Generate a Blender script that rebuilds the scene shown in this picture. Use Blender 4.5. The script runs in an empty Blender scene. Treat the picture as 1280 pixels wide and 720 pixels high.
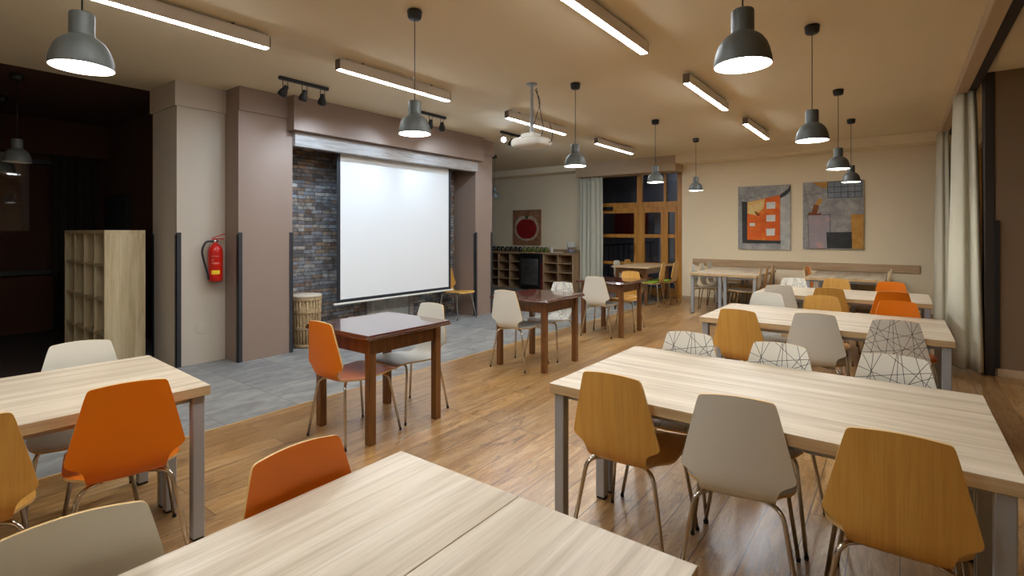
import bpy, math, random
from mathutils import Vector, Matrix
PI = math.pi
SC = bpy.context.scene
COL = SC.collection
random.seed(7)

# ------------------------------------------------------------------ materials
def lin(c):
    return c / 12.92 if c <= .04045 else ((c + .055) / 1.055) ** 2.4
def rgb(r, g, b):
    return (lin(r / 255), lin(g / 255), lin(b / 255), 1)

class NT:
    def __init__(s, name):
        s.m = bpy.data.materials.new(name); s.m.use_nodes = True
        s.t = s.m.node_tree; s.p = s.t.nodes['Principled BSDF']
    def n(s, typ, **kw):
        n = s.t.nodes.new(typ)
        for k, v in kw.items(): setattr(n, k, v)
        return n
    def l(s, a, b): s.t.links.new(a, b)
    def val(s, sock, v):
        if hasattr(v, 'is_output') or hasattr(v, 'links'): s.l(v, sock)
        else: sock.default_value = v
    def math(s, op, a, b=0.0):
        n = s.n('ShaderNodeMath', operation=op); s.val(n.inputs[0], a); s.val(n.inputs[1], b); return n.outputs[0]
    def mix(s, f, a, b, mode='MIX'):
        n = s.n('ShaderNodeMix', data_type='RGBA', blend_type=mode)
        s.val(n.inputs[0], f); s.val(n.inputs[6], a); s.val(n.inputs[7], b); return n.outputs[2]
    def coord(s, kind='Object', scale=(1, 1, 1), loc=(0, 0, 0)):
        c = s.n('ShaderNodeTexCoord'); m = s.n('ShaderNodeMapping')
        m.inputs['Scale'].default_value = scale; m.inputs['Location'].default_value = loc
        s.l(c.outputs[kind], m.inputs[0]); return m.outputs[0]
    def noise(s, vec, scale=5, detail=4, rough=.55, dist=0):
        n = s.n('ShaderNodeTexNoise'); s.l(vec, n.inputs['Vector'])
        n.inputs['Scale'].default_value = scale; n.inputs['Detail'].default_value = detail
        n.inputs['Roughness'].default_value = rough; n.inputs['Distortion'].default_value = dist
        return n.outputs['Fac']
    def ramp(s, f, stops):
        n = s.n('ShaderNodeValToRGB'); s.l(f, n.inputs[0]); e = n.color_ramp.elements
        while len(e) < len(stops): e.new(.5)
        for i, (p, c) in enumerate(stops): e[i].position = p; e[i].color = c
        return n.outputs[0]
    def bump(s, h, strength=.2, dist=.01):
        n = s.n('ShaderNodeBump'); s.l(h, n.inputs['Height'])
        n.inputs['Strength'].default_value = strength; n.inputs['Distance'].default_value = dist
        s.l(n.outputs[0], s.p.inputs['Normal'])
    def base(s, v): s.val(s.p.inputs['Base Color'], v)
    def set(s, rough=None, metal=None, coat=None, spec=None, coatr=None):
        I = s.p.inputs
        if rough is not None: s.val(I['Roughness'], rough)
        if metal is not None: I['Metallic'].default_value = metal
        if coat is not None: I['Coat Weight'].default_value = coat
        if coatr is not None: I['Coat Roughness'].default_value = coatr
        if spec is not None: I['Specular IOR Level'].default_value = spec
        return s

def plain(name, col, rough=.5, metal=0, vary=.06, scale=9, bump=0, **kw):
    t = NT(name); v = t.noise(t.coord(), scale, 4)
    c2 = tuple(min(1, max(0, x * (1 - vary * 2.2))) for x in col[:3]) + (1,)
    t.base(t.mix(v, col, c2)); t.set(rough=rough, metal=metal, **kw)
    if bump: t.bump(t.noise(t.coord(), scale * 14, 3), bump, .002)
    return t.m

def emit(name, col, strength):
    t = NT(name); t.p.inputs['Base Color'].default_value = (.8, .8, .8, 1)
    t.p.inputs['Emission Color'].default_value = col
    t.p.inputs['Emission Strength'].default_value = strength
    return t.m

def grain(name, c1, c2, c3, axis=0, rough=.4, stretch=(1.1, 16, 16), fine=55, coat=0, spec=.5, kind='Object'):
    """streaky wood, fibres along the given object axis"""
    t = NT(name)
    sc = list(stretch)
    if axis == 1: sc = [stretch[1], stretch[0], stretch[2]]
    if axis == 2: sc = [stretch[1], stretch[2], stretch[0]]
    oi = t.n('ShaderNodeObjectInfo')
    tc = t.n('ShaderNodeTexCoord'); ad = t.n('ShaderNodeVectorMath', operation='ADD')
    t.l(tc.outputs[kind], ad.inputs[0])
    rm = t.math('MULTIPLY', oi.outputs['Random'], 13.0); cx = t.n('ShaderNodeCombineXYZ')
    for i in range(3): t.l(rm, cx.inputs[i])
    t.l(cx.outputs[0], ad.inputs[1])
    mp = t.n('ShaderNodeMapping'); mp.inputs['Scale'].default_value = sc; t.l(ad.outputs[0], mp.inputs[0])
    a = t.noise(mp.outputs[0], 1.0, 5, .6, .5)
    mp2 = t.n('ShaderNodeMapping')
    s2 = [x * 5.5 for x in sc]; s2[axis] = sc[axis] * 2.2
    mp2.inputs['Scale'].default_value = s2; t.l(ad.outputs[0], mp2.inputs[0])
    b = t.noise(mp2.outputs[0], 1.0, 4, .7)
    col = t.ramp(a, [(.28, c1), (.5, c2), (.72, c3)])
    dk = tuple(x * .72 for x in c1[:3]) + (1,)
    f = t.math('MULTIPLY', t.math('SUBTRACT', b, .48), 2.6)
    n = t.n('ShaderNodeClamp'); t.l(f, n.inputs[0])
    col = t.mix(t.math('MULTIPLY', n.outputs[0], .7), col, dk)
    t.base(col); t.set(rough=rough, coat=coat, spec=spec); t.bump(b, .06, .002)
    return t.m

M = {}
M['oak'] = grain('sonoma_oak', rgb(166, 146, 122), rgb(198, 182, 159), rgb(214, 201, 182), 0, .42)
M['oak_edge'] = grain('sonoma_oak_edge', rgb(176, 146, 106), rgb(196, 168, 126), rgb(206, 180, 140), 0, .5)
M['oak_v'] = grain('sonoma_oak_upright', rgb(172, 150, 112), rgb(200, 180, 142), rgb(214, 196, 160), 2, .5)
M['oak_h'] = grain('oak_board', rgb(168, 136, 100), rgb(188, 158, 122), rgb(202, 174, 138), 0, .5)
M['cab'] = grain('cabinet_oak', rgb(158, 124, 90), rgb(180, 146, 110), rgb(196, 164, 128), 2, .5)
M['ply'] = grain('birch_ply', rgb(204, 150, 70), rgb(212, 160, 78), rgb(218, 170, 88), 1, .38, (1.6, 26, 6), kind='UV')
M['ply_edge'] = plain('ply_edge', rgb(214, 176, 116), .5)
M['orange'] = plain('orange_lacquer', rgb(234, 122, 6), .38, 0, .03)
M['white'] = plain('white_lacquer', rgb(226, 224, 214), .38, 0, .02)
M['chrome'] = plain('chrome', rgb(205, 200, 192), .16, 1, .02)
M['steel'] = plain('silver_paint', rgb(168, 172, 178), .42, .35, .03)
M['rubber'] = plain('black_rubber', rgb(24, 22, 22), .7)
M['black'] = plain('black_paint', rgb(20, 19, 19), .45)
M['dark'] = plain('charcoal_strip', rgb(48, 48, 52), .5)
M['brown'] = grain('dark_stained_wood', rgb(84, 48, 20), rgb(112, 70, 32), rgb(132, 86, 44), 2, .36, (1.4, 22, 22), coat=.3)
M['brown_top'] = grain('dark_polished_top', rgb(58, 26, 18), rgb(80, 38, 26), rgb(92, 48, 32), 0, .25, (1.2, 14, 14), coat=1)
M['baywall'] = plain('brown_bay_wall', rgb(128, 106, 82), .85, 0, .03, 3, .05)  # darker brown than the other walls, for the bay return alone
M['wall'] = plain('beige_paint', rgb(243, 226, 194), .85, 0, .03, 3, .05)
M['column'] = plain('pale_beige_paint', rgb(192, 180, 164), .8, 0, .02, 3, .04)
M['taupe'] = plain('taupe_paint', rgb(144, 122, 108), .72, 0, .02, 3, .04)
M['ceil'] = plain('ceiling_paint', rgb(234, 218, 186), .9, 0, .02, 2)
M['darkwall'] = plain('brown_with_painted_shade', rgb(76, 44, 27), .9, 0, .05, 3)  # reddish brown, darkened to carry the shade of the unlit side room
M['post'] = plain('dark_brown_post_and_shade', rgb(44, 32, 25), .7)
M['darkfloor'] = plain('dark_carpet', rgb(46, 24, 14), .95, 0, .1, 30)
M['curtain'] = plain('sage_curtain', rgb(204, 200, 180), .85, 0, .04, 30)
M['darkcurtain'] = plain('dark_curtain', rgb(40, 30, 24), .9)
M['lampgrey'] = plain('lamp_grey', rgb(80, 82, 78), .5, 0, .03)
M['lampwhite'] = plain('lamp_white', rgb(240, 238, 232), .5, 0, .01)
M['fixture'] = plain('fixture_grey', rgb(218, 210, 200), .5, .1, .02)
M['cap'] = plain('fixture_cap', rgb(120, 106, 96), .5)
M['whitep'] = plain('white_plastic', rgb(226, 222, 212), .4, 0, .02)
M['red'] = plain('red_paint', rgb(190, 26, 16), .28, 0, .03)
M['yellow'] = plain('yellow_label', rgb(240, 200, 40), .5)
M['labelr'] = plain('pale_label', rgb(214, 120, 112), .5)
M['screen'] = plain('screen_cloth', rgb(234, 234, 234), .85, 0, .008, 2)
M['navy'] = plain('black_border', rgb(24, 28, 36), .6)
M['doorwood'] = grain('honey_wood', rgb(156, 102, 38), rgb(186, 128, 52), rgb(200, 144, 66), 2, .4)
M['pelmet'] = plain('pelmet_board', rgb(190, 166, 136), .8, 0, .03)
M['railwood'] = grain('rail_wood', rgb(120, 92, 64), rgb(146, 114, 82), rgb(160, 128, 96), 1, .6)
M['brass'] = plain('brass', rgb(200, 160, 80), .3, 1)
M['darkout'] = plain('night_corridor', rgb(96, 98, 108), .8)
M['maroon'] = plain('maroon_board', rgb(110, 18, 12), .7)
M['bluegrey'] = plain('notice_paper', rgb(150, 160, 180), .7)
M['wicker'] = None
M['greenfab'] = plain('green_cushion', rgb(128, 150, 40), .9)
M['fluor'] = emit('fluorescent_diffuser', (.91, .97, 1, 1), 68)
M['bulb'] = emit('warm_bulb', (.98, .96, .88, 1), 95)
M['spotlens'] = emit('spot_lens', (.86, .93, 1, 1), 30)
M['corrglow'] = emit('added_corridor_glow', (.8, .9, 1, 1), 22)
M['bluelens'] = plain('blue_glass', rgb(40, 120, 190), .15)

def mk_stripe():
    t = NT('patterned_white'); uv = t.n('ShaderNodeTexCoord').outputs['UV']
    rnd = random.Random(21); acc = None
    lines = []
    for ang, off in [(12, .10), (28, .17), (-20, .13), (-32, .24), (78, .03), (96, -.05), (66, .14), (112, .05), (58, -.02),
                     (124, .16), (84, .105), (40, .30), (-12, .22), (102, -.13), (70, -.1), (-40, .02), (18, .36), (-24, .40),
                     (130, .33), (52, .42), (8, .52), (-30, .58), (88, -.01), (115, .40), (38, .62), (-8, .70)]:
        a = math.radians(ang + 90); lines.append((math.cos(a), math.sin(a), off))
    for nx, ny, c in lines:
        # the line passes through the point (0, c) when it is rather level, through (c, .2) when steep
        px, py = (0, c) if abs(ny) > .6 else (c, .2)
        d = t.n('ShaderNodeVectorMath', operation='DOT_PRODUCT'); t.l(uv, d.inputs[0]); d.inputs[1].default_value = (nx, ny, 0)
        v = t.math('LESS_THAN', t.math('ABSOLUTE', t.math('SUBTRACT', d.outputs['Value'], nx * px + ny * py)), .0013)
        acc = v if acc is None else t.math('MAXIMUM', acc, v)
    t.base(t.mix(acc, rgb(228, 226, 218), rgb(26, 24, 26))); t.set(rough=.4)
    return t.m
M['pattern'] = mk_stripe()

def mk_floor():
    t = NT('oak_plank_floor')
    tc = t.n('ShaderNodeTexCoord'); sep = t.n('ShaderNodeSeparateXYZ'); t.l(tc.outputs['Object'], sep.inputs[0])
    cb = t.n('ShaderNodeCombineXYZ'); t.l(sep.outputs[1], cb.inputs[0]); t.l(sep.outputs[0], cb.inputs[1])
    br = t.n('ShaderNodeTexBrick'); t.l(cb.outputs[0], br.inputs['Vector'])
    br.offset = .37; br.offset_frequency = 2
    br.inputs['Scale'].default_value = 1; br.inputs['Brick Width'].default_value = 1.9; br.inputs['Row Height'].default_value = .19
    br.inputs['Mortar Size'].default_value = .0026; br.inputs['Mortar Smooth'].default_value = .2
    br.inputs['Color1'].default_value = (0, 0, 0, 1); br.inputs['Color2'].default_value = (1, 1, 1, 1); br.inputs['Mortar'].default_value = (.5, .5, .5, 1)
    mp = t.n('ShaderNodeMapping'); mp.inputs['Scale'].default_value = (14, 1.3, 1)
    ad = t.n('ShaderNodeVectorMath', operation='MULTIPLY_ADD'); t.l(br.outputs['Color'], ad.inputs[0]); ad.inputs[1].default_value = (3, 7, 0); t.l(tc.outputs['Object'], ad.inputs[2])
    t.l(ad.outputs[0], mp.inputs[0])
    g = t.noise(mp.outputs[0], 1.2, 6, .62, 1.1)
    col = t.ramp(g, [(.27, rgb(112, 76, 40)), (.42, rgb(178, 136, 80)), (.56, rgb(202, 166, 116)), (.74, rgb(222, 198, 162))])
    plank = t.ramp(br.outputs['Color'], [(0, rgb(186, 176, 162)), (.5, rgb(214, 204, 190)), (1, rgb(240, 232, 218))])
    col = t.mix(.85, col, plank, 'MULTIPLY')
    # dark knots and cracks
    mp2 = t.n('ShaderNodeMapping'); mp2.inputs['Scale'].default_value = (9, 2.2, 1); t.l(ad.outputs[0], mp2.inputs[0])
    k = t.ramp(t.noise(mp2.outputs[0], 1.1, 5, .7, 2.2), [(.57, (0, 0, 0, 1)), (.66, (1, 1, 1, 1))])
    col = t.mix(t.math('MULTIPLY', k, .75), col, rgb(64, 40, 22))
    mp3 = t.n('ShaderNodeMapping'); mp3.inputs['Scale'].default_value = (46, 2.6, 1); t.l(ad.outputs[0], mp3.inputs[0])
    fine = t.noise(mp3.outputs[0], 1.3, 5, .7, .6)
    col = t.mix(t.ramp(fine, [(.48, (0, 0, 0, 1)), (.70, (.5, .5, .5, 1))]), col, rgb(118, 80, 42))
    mp4 = t.n('ShaderNodeMapping'); mp4.inputs['Scale'].default_value = (5.5, .9, 1); t.l(ad.outputs[0], mp4.inputs[0])
    crack = t.noise(mp4.outputs[0], 1.6, 6, .75, 3.0)
    col = t.mix(t.ramp(crack, [(.49, (0, 0, 0, 1)), (.505, (.9, .9, .9, 1)), (.52, (0, 0, 0, 1))]), col, rgb(66, 44, 28))
    big = t.noise(tc.outputs['Object'], .8, 3)
    col = t.mix(t.math('MULTIPLY', big, .35), col, rgb(150, 108, 68))
    col = t.mix(br.outputs['Fac'], col, rgb(56, 36, 20))
    t.base(col)
    r = t.n('ShaderNodeMapRange'); t.l(g, r.inputs[0]); r.inputs[3].default_value = .24; r.inputs[4].default_value = .38
    t.set(rough=r.outputs[0], spec=.6, coat=.25, coatr=.3)
    h = t.math('SUBTRACT', t.math('MULTIPLY', g, .3), br.outputs['Fac']); t.bump(h, .12, .004)
    return t.m
M['floor'] = mk_floor()

def mk_tile():
    t = NT('slate_tile_floor')
    tc = t.n('ShaderNodeTexCoord')
    br = t.n('ShaderNodeTexBrick'); t.l(tc.outputs['Object'], br.inputs['Vector']); br.offset = 0
    br.inputs['Scale'].default_value = 1; br.inputs['Brick Width'].default_value = .6; br.inputs['Row Height'].default_value = .6
    br.inputs['Mortar Size'].default_value = .004
    br.inputs['Color1'].default_value = (0, 0, 0, 1); br.inputs['Color2'].default_value = (1, 1, 1, 1)
    mp = t.n('ShaderNodeMapping'); mp.inputs['Scale'].default_value = (3.6, 1.5, 1)
    ad = t.n('ShaderNodeVectorMath', operation='MULTIPLY_ADD'); t.l(br.outputs['Color'], ad.inputs[0]); ad.inputs[1].default_value = (5, 3, 0); t.l(tc.outputs['Object'], ad.inputs[2])
    t.l(ad.outputs[0], mp.inputs[0])
    g = t.noise(mp.outputs[0], 1.7, 7, .66, .8)
    col = t.ramp(g, [(.25, rgb(96, 94, 92)), (.45, rgb(132, 132, 132)), (.6, rgb(152, 152, 150)), (.8, rgb(172, 162, 150))])
    col = t.mix(.5, col, t.ramp(br.outputs['Color'], [(0, rgb(205, 205, 210)), (1, rgb(255, 250, 240))]), 'MULTIPLY')
    col = t.mix(br.outputs['Fac'], col, rgb(108, 104, 98))
    t.base(col); t.set(rough=.45); t.bump(g, .12, .006)
    return t.m
M['tile'] = mk_tile()

def mk_stone():
    t = NT('stacked_slate_cladding')
    tc = t.n('ShaderNodeTexCoord'); sep = t.n('ShaderNodeSeparateXYZ'); t.l(tc.outputs['Object'], sep.inputs[0])
    cb = t.n('ShaderNodeCombineXYZ'); t.l(sep.outputs[1], cb.inputs[0]); t.l(sep.outputs[2], cb.inputs[1])
    # the thin stones of the stack
    nz = t.noise(cb.outputs[0], 3, 2)
    wob = t.n('ShaderNodeVectorMath', operation='MULTIPLY_ADD')
    nn = t.n('ShaderNodeTexNoise'); t.l(cb.outputs[0], nn.inputs['Vector']); nn.inputs['Scale'].default_value = 6
    t.l(nn.outputs['Color'], wob.inputs[0]); wob.inputs[1].default_value = (.06, .03, 0); t.l(cb.outputs[0], wob.inputs[2])
    def brick(w, h, off):
        br = t.n('ShaderNodeTexBrick'); t.l(wob.outputs[0], br.inputs['Vector']); br.offset = off
        br.inputs['Scale'].default_value = 1; br.inputs['Brick Width'].default_value = w; br.inputs['Row Height'].default_value = h
        br.inputs['Mortar Size'].default_value = .0035; br.inputs['Bias'].default_value = 0
        br.inputs['Color1'].default_value = (0, 0, 0, 1); br.inputs['Color2'].default_value = (1, 1, 1, 1); return br
    b1, b2 = brick(.26, .05, .43), brick(.40, .05, .3)
    v = t.math('FRACT', t.math('ADD', t.math('MULTIPLY', b1.outputs['Color'], 1.7), t.math('MULTIPLY', b2.outputs['Color'], 2.3)))
    g = t.noise(tc.outputs['Object'], 14, 6, .65)
    col = t.ramp(v, [(0, rgb(126, 130, 138)), (.2, rgb(172, 176, 182)), (.36, rgb(104, 104, 108)), (.5, rgb(168, 138, 110)), (.64, rgb(200, 198, 192)), (.78, rgb(138, 104, 80)), (.9, rgb(142, 148, 156)), (1, rgb(110, 100, 94))])
    col = t.mix(t.ramp(g, [(.4, (0, 0, 0, 1)), (.7, (.8, .8, .8, 1))]), col, rgb(70, 58, 50))
    mort = t.math('MAXIMUM', b1.outputs['Fac'], 0)
    col = t.mix(t.math('MULTIPLY', mort, .75), col, rgb(40, 34, 32)); t.base(col); t.set(rough=.62)
    h = t.math('SUBTRACT', t.math('ADD', t.math('MULTIPLY', v, .8), t.math('MULTIPLY', g, .5)), mort)
    t.bump(h, .8, .025)
    return t.m
M['stone'] = mk_stone()

def mk_wicker():
    t = NT('woven_wicker'); tc = t.n('ShaderNodeTexCoord')
    g = t.noise(tc.outputs['Object'], 60, 4)
    t.base(t.ramp(g, [(.3, rgb(138, 108, 74)), (.55, rgb(186, 158, 118)), (.75, rgb(210, 186, 148))])); t.set(rough=.7); t.bump(g, .4, .004)
    return t.m
M['wicker'] = mk_wicker()

def mk_limewash():
    t = NT('whitewashed_beam'); v = t.coord(scale=(6, 1.2, 14))
    g = t.noise(v, 3, 6, .7, .6)
    t.base(t.ramp(g, [(.25, rgb(120, 110, 104)), (.5, rgb(164, 156, 150)), (.75, rgb(186, 178, 172))])); t.set(rough=.7); t.bump(g, .2, .004)
    return t.m
M['limewash'] = mk_limewash()

def mk_paint(name, stops, scale=7, rough=.7):
    t = NT(name); t.base(t.ramp(t.noise(t.coord(), scale, 6, .7, .6), stops)); t.set(rough=rough); return t.m
M['p_grey'] = mk_paint('canvas_grey', [(.3, rgb(122, 122, 122)), (.5, rgb(154, 152, 150)), (.72, rgb(188, 184, 178))])
M['p_pale'] = mk_paint('canvas_pale', [(.3, rgb(160, 162, 160)), (.7, rgb(206, 204, 196))])
M['p_orange'] = mk_paint('canvas_orange', [(.32, rgb(214, 84, 14)), (.55, rgb(228, 110, 24)), (.72, rgb(236, 168, 70))], 3.2)
M['p_cream'] = mk_paint('canvas_cream', [(.3, rgb(226, 160, 70)), (.6, rgb(232, 206, 140))], 8)
M['p_dark'] = mk_paint('canvas_dark', [(.3, rgb(34, 34, 36)), (.7, rgb(62, 62, 64))])
M['p_gold'] = mk_paint('canvas_gold', [(.3, rgb(176, 116, 42)), (.7, rgb(206, 158, 72))])
M['p_pink'] = mk_paint('canvas_pink', [(.3, rgb(176, 148, 148)), (.5, rgb(156, 150, 156)), (.7, rgb(206, 158, 152))], 5)
M['p_blue'] = mk_paint('canvas_bluegrey', [(.3, rgb(112, 122, 136)), (.7, rgb(150, 156, 164))])
M['p_white'] = mk_paint('canvas_white', [(.3, rgb(206, 208, 206)), (.7, rgb(236, 234, 228))])
M['p_rust'] = mk_paint('canvas_rust', [(.3, rgb(112, 52, 18)), (.7, rgb(146, 84, 30))])
M['p_border'] = mk_paint('canvas_brown_border', [(.3, rgb(124, 78, 50)), (.7, rgb(170, 126, 90))])
M['p_halo'] = mk_paint('canvas_halo', [(.3, rgb(150, 124, 98)), (.5, rgb(186, 168, 142)), (.7, rgb(214, 202, 182))], 9)
M['p_apple'] = mk_paint('canvas_red', [(.3, rgb(120, 10, 12)), (.7, rgb(160, 24, 22))], 4)

def mk_glass(name='window_glass', tint=(1, 1, 1, 1)):
    m = bpy.data.materials.new(name); m.use_nodes = True; t = m.node_tree; t.nodes.clear()
    o = t.nodes.new('ShaderNodeOutputMaterial'); mx = t.nodes.new('ShaderNodeMixShader'); tr = t.nodes.new('ShaderNodeBsdfTransparent')
    gl = t.nodes.new('ShaderNodeBsdfGlossy'); fr = t.nodes.new('ShaderNodeFresnel'); fr.inputs[0].default_value = 1.5
    tr.inputs[0].default_value = tint; gl.inputs['Roughness'].default_value = .02
    t.links.new(fr.outputs[0], mx.inputs[0]); t.links.new(tr.outputs[0], mx.inputs[1]); t.links.new(gl.outputs[0], mx.inputs[2]); t.links.new(mx.outputs[0], o.inputs[0])
    return m
M['glass'] = mk_glass()

# ------------------------------------------------------------------ mesh builder
class MB:
    def __init__(s): s.v = []; s.f = []; s.mi = []; s.sm = []; s.uv = {}
    def add(s, vs, fs, mi=0, smooth=False):
        b = len(s.v); s.v += [tuple(p) for p in vs]
        for f in fs: s.f.append([b + i for i in f]); s.mi.append(mi); s.sm.append(smooth)
        return s
    def box(s, x0, x1, y0, y1, z0, z1, mi=0, c=0):
        if x0 > x1: x0, x1 = x1, x0
        if y0 > y1: y0, y1 = y1, y0
        if z0 > z1: z0, z1 = z1, z0
        c = min(c, (x1 - x0) * .45, (y1 - y0) * .45, (z1 - z0) * .45)
        if c <= 0:
            vs = [(x, y, z) for z in (z0, z1) for y in (y0, y1) for x in (x0, x1)]
            return s.add(vs, [(0, 2, 3, 1), (4, 5, 7, 6), (0, 1, 5, 4), (2, 6, 7, 3), (0, 4, 6, 2), (1, 3, 7, 5)], mi)
        # chamfered box: 24 vertices, welded
        vs = []; idx = {}
        X = (x0, x1); Y = (y0, y1); Z = (z0, z1)
        for i in (0, 1):
            for j in (0, 1):
                for k in (0, 1):
                    dx, dy, dz = (c if i == 0 else -c), (c if j == 0 else -c), (c if k == 0 else -c)
                    for a in range(3):
                        p = [X[i] + dx, Y[j] + dy, Z[k] + dz]; p[a] = (X[i], Y[j], Z[k])[a]
                        idx[i, j, k, a] = len(vs); vs.append(tuple(p))
        fs = []
        for a in range(3):
            b, cc = [(1, 2), (2, 0), (0, 1)][a]
            for sgn in (0, 1):
                q = []
                for (bb, ccv) in ((0, 0), (1, 0), (1, 1), (0, 1)):
                    t = [0, 0, 0]; t[a] = sgn; t[b] = bb; t[cc] = ccv; q.append(idx[t[0], t[1], t[2], a])
                fs.append(q if sgn else q[::-1])
            for bb in (0, 1):
                for ccv in (0, 1):
                    t0 = [0, 0, 0]; t0[b] = bb; t0[cc] = ccv; t1 = list(t0); t1[a] = 1
                    q = [idx[(*t0, b)], idx[(*t1, b)], idx[(*t1, cc)], idx[(*t0, cc)]]
                    fs.append(q if (bb == ccv) else q[::-1])
        for i in (0, 1):
            for j in (0, 1):
                for k in (0, 1):
                    q = [idx[i, j, k, 0], idx[i, j, k, 1], idx[i, j, k, 2]]
                    fs.append(q if (i + j + k) % 2 == 1 else q[::-1])
        return s.add(vs, fs, mi)
    def tube(s, pts, r, seg=10, mi=0, caps=True, r2=None):
        pts = [Vector(p) for p in pts]; n = len(pts); vs = []; fs = []
        t = (pts[1] - pts[0]).normalized()
        u = t.cross(Vector((0, 0, 1)) if abs(t.z) < .9 else Vector((1, 0, 0))).normalized()
        for i, p in enumerate(pts):
            if i == 0: d = pts[1] - pts[0]
            elif i == n - 1: d = pts[-1] - pts[-2]
            else: d = (pts[i + 1] - p).normalized() + (p - pts[i - 1]).normalized()
            d.normalize(); u = (u - d * u.dot(d)).normalized(); w = d.cross(u)
            rr = r if r2 is None else r + (r2 - r) * i / (n - 1)
            for k in range(seg):
                a = 2 * PI * k / seg; vs.append(p + (u * math.cos(a) + w * math.sin(a)) * rr)
        for i in range(n - 1):
            for k in range(seg):
                k2 = (k + 1) % seg; fs.append((i * seg + k, i * seg + k2, (i + 1) * seg + k2, (i + 1) * seg + k))
        s.add(vs, fs, mi, True)
        if caps:
            b = len(s.v) - n * seg
            s.f += [[b + k for k in range(seg)][::-1], [b + (n - 1) * seg + k for k in range(seg)]]; s.mi += [mi, mi]; s.sm += [False, False]
        return s
    def lathe(s, prof, seg=28, mi=0, c=(0, 0, 0), smooth=True, mat=None):
        vs = []; fs = []; n = len(prof)
        for (r, z) in prof:
            for k in range(seg):
                a = 2 * PI * k / seg; vs.append((c[0] + r * math.cos(a), c[1] + r * math.sin(a), c[2] + z))
        for i in range(n - 1):
            for k in range(seg):
                k2 = (k + 1) % seg; fs.append((i * seg + k, i * seg + k2, (i + 1) * seg + k2, (i + 1) * seg + k))
        if mat: vs = [mat @ Vector(v) for v in vs]
        return s.add(vs, fs, mi, smooth)
    def poly(s, pts, mi=0): return s.add(pts, [list(range(len(pts)))], mi)
    def build(s, name, mats, parent=None, loc=None, autosmooth=True):
        me = bpy.data.meshes.new(name); me.from_pydata(s.v, [], s.f)
        if not isinstance(mats, (list, tuple)): mats = [mats]
        for m in mats: me.materials.append(M[m] if isinstance(m, str) else m)
        me.polygons.foreach_set('material_index', s.mi); me.polygons.foreach_set('use_smooth', s.sm)
        if s.uv:
            ul = me.uv_layers.new(name='UVMap')
            for lp in me.loops: ul.data[lp.index].uv = s.uv.get(lp.vertex_index, (0, 0))
        me.update()
        o = bpy.data.objects.new(name, me); COL.objects.link(o)
        if parent: o.parent = parent
        if loc: o.location = loc
        return o

def fillet(pts, r, n=6):
    pts = [Vector(p) for p in pts]; out = [pts[0]]
    for i in range(1, len(pts) - 1):
        a, b, c = pts[i - 1], pts[i], pts[i + 1]; d1 = (a - b); d2 = (c - b)
        rr = min(r, d1.length * .49, d2.length * .49); p1 = b + d1.normalized() * rr; p2 = b + d2.normalized() * rr
        for k in range(n + 1):
            t = k / n; out.append(p1 * (1 - t) ** 2 + b * 2 * t * (1 - t) + p2 * t * t)
    out.append(pts[-1]); return out

def tag(o, label, cat, group=None, kind=None):
    o['label'] = label; o['category'] = cat
    if group: o['group'] = group
    if kind: o['kind'] = kind
    return o
def struct(o): o['kind'] = 'structure'; return o
def empty(name, loc=(0, 0, 0), rz=0):
    o = bpy.data.objects.new(name, None); COL.objects.link(o); o.empty_display_size = .1
    o.location = loc; o.rotation_euler = (0, 0, rz); return o
KIDS = {}
def copy_tree(o, parent=None):
    c = o.copy(); COL.objects.link(c)
    if parent: c.parent = parent
    for ch in list(o.children): copy_tree(ch, c)
    return c

# ------------------------------------------------------------------ room shell
CEIL = 3.13
FW = 11.35        # far wall
struct(MB().box(-4.10, 4.4, -3.4, FW + 2.2, -.1, 0).build('floor', 'floor'))
f2 = struct(MB().box(-10.4, -4.105, 2.24, FW + .2, -.1, 0).box(-6.98, -4.105, -3.4, 2.24, -.1, 0).build('floor_tiled', 'tile'))
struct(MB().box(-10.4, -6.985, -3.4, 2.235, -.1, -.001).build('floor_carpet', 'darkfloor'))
struct(MB().box(-4.108, -4.098, -3.4, FW, -.02, .003).build('trim_1', 'ply_edge'))
struct(MB().box(-7.0, 4.4, -3.4, FW + .2, CEIL, CEIL + .12).box(-10.4, -7.0, 2.7, FW + .2, CEIL, CEIL + .12).build('ceiling', 'ceil'))
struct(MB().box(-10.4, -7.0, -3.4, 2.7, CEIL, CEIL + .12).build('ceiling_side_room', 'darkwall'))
# far wall with the door opening
DX0, DX1, DZ = -6.02, -3.86, 2.98
w = MB().box(DX1, 4.4, FW, FW + .2, 0, CEIL).box(-10.4, DX0, FW, FW + .2, 0, CEIL).box(DX0, DX1, FW, FW + .2, DZ, CEIL)
struct(w.build('wall_far', 'wall'))
struct(MB().box(DX1 + .03, .5, 10.85, FW - .001, 2.97, CEIL - .001).box(-10.3, DX0 - .28, 10.85, FW - .001, 2.97, CEIL - .001).build('beam', 'wall'))
struct(MB().box(-6.28, DX1 + .028, 10.84, FW - .001, 2.80, CEIL - .001).build('trim_2', 'pelmet'))
struct(MB().box(DX1, .55, FW - .015, FW + .001, 0, .07).box(-10.3, DX0, FW - .015, FW + .001, 0, .07).build('baseboard_far', 'pelmet'))
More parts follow.
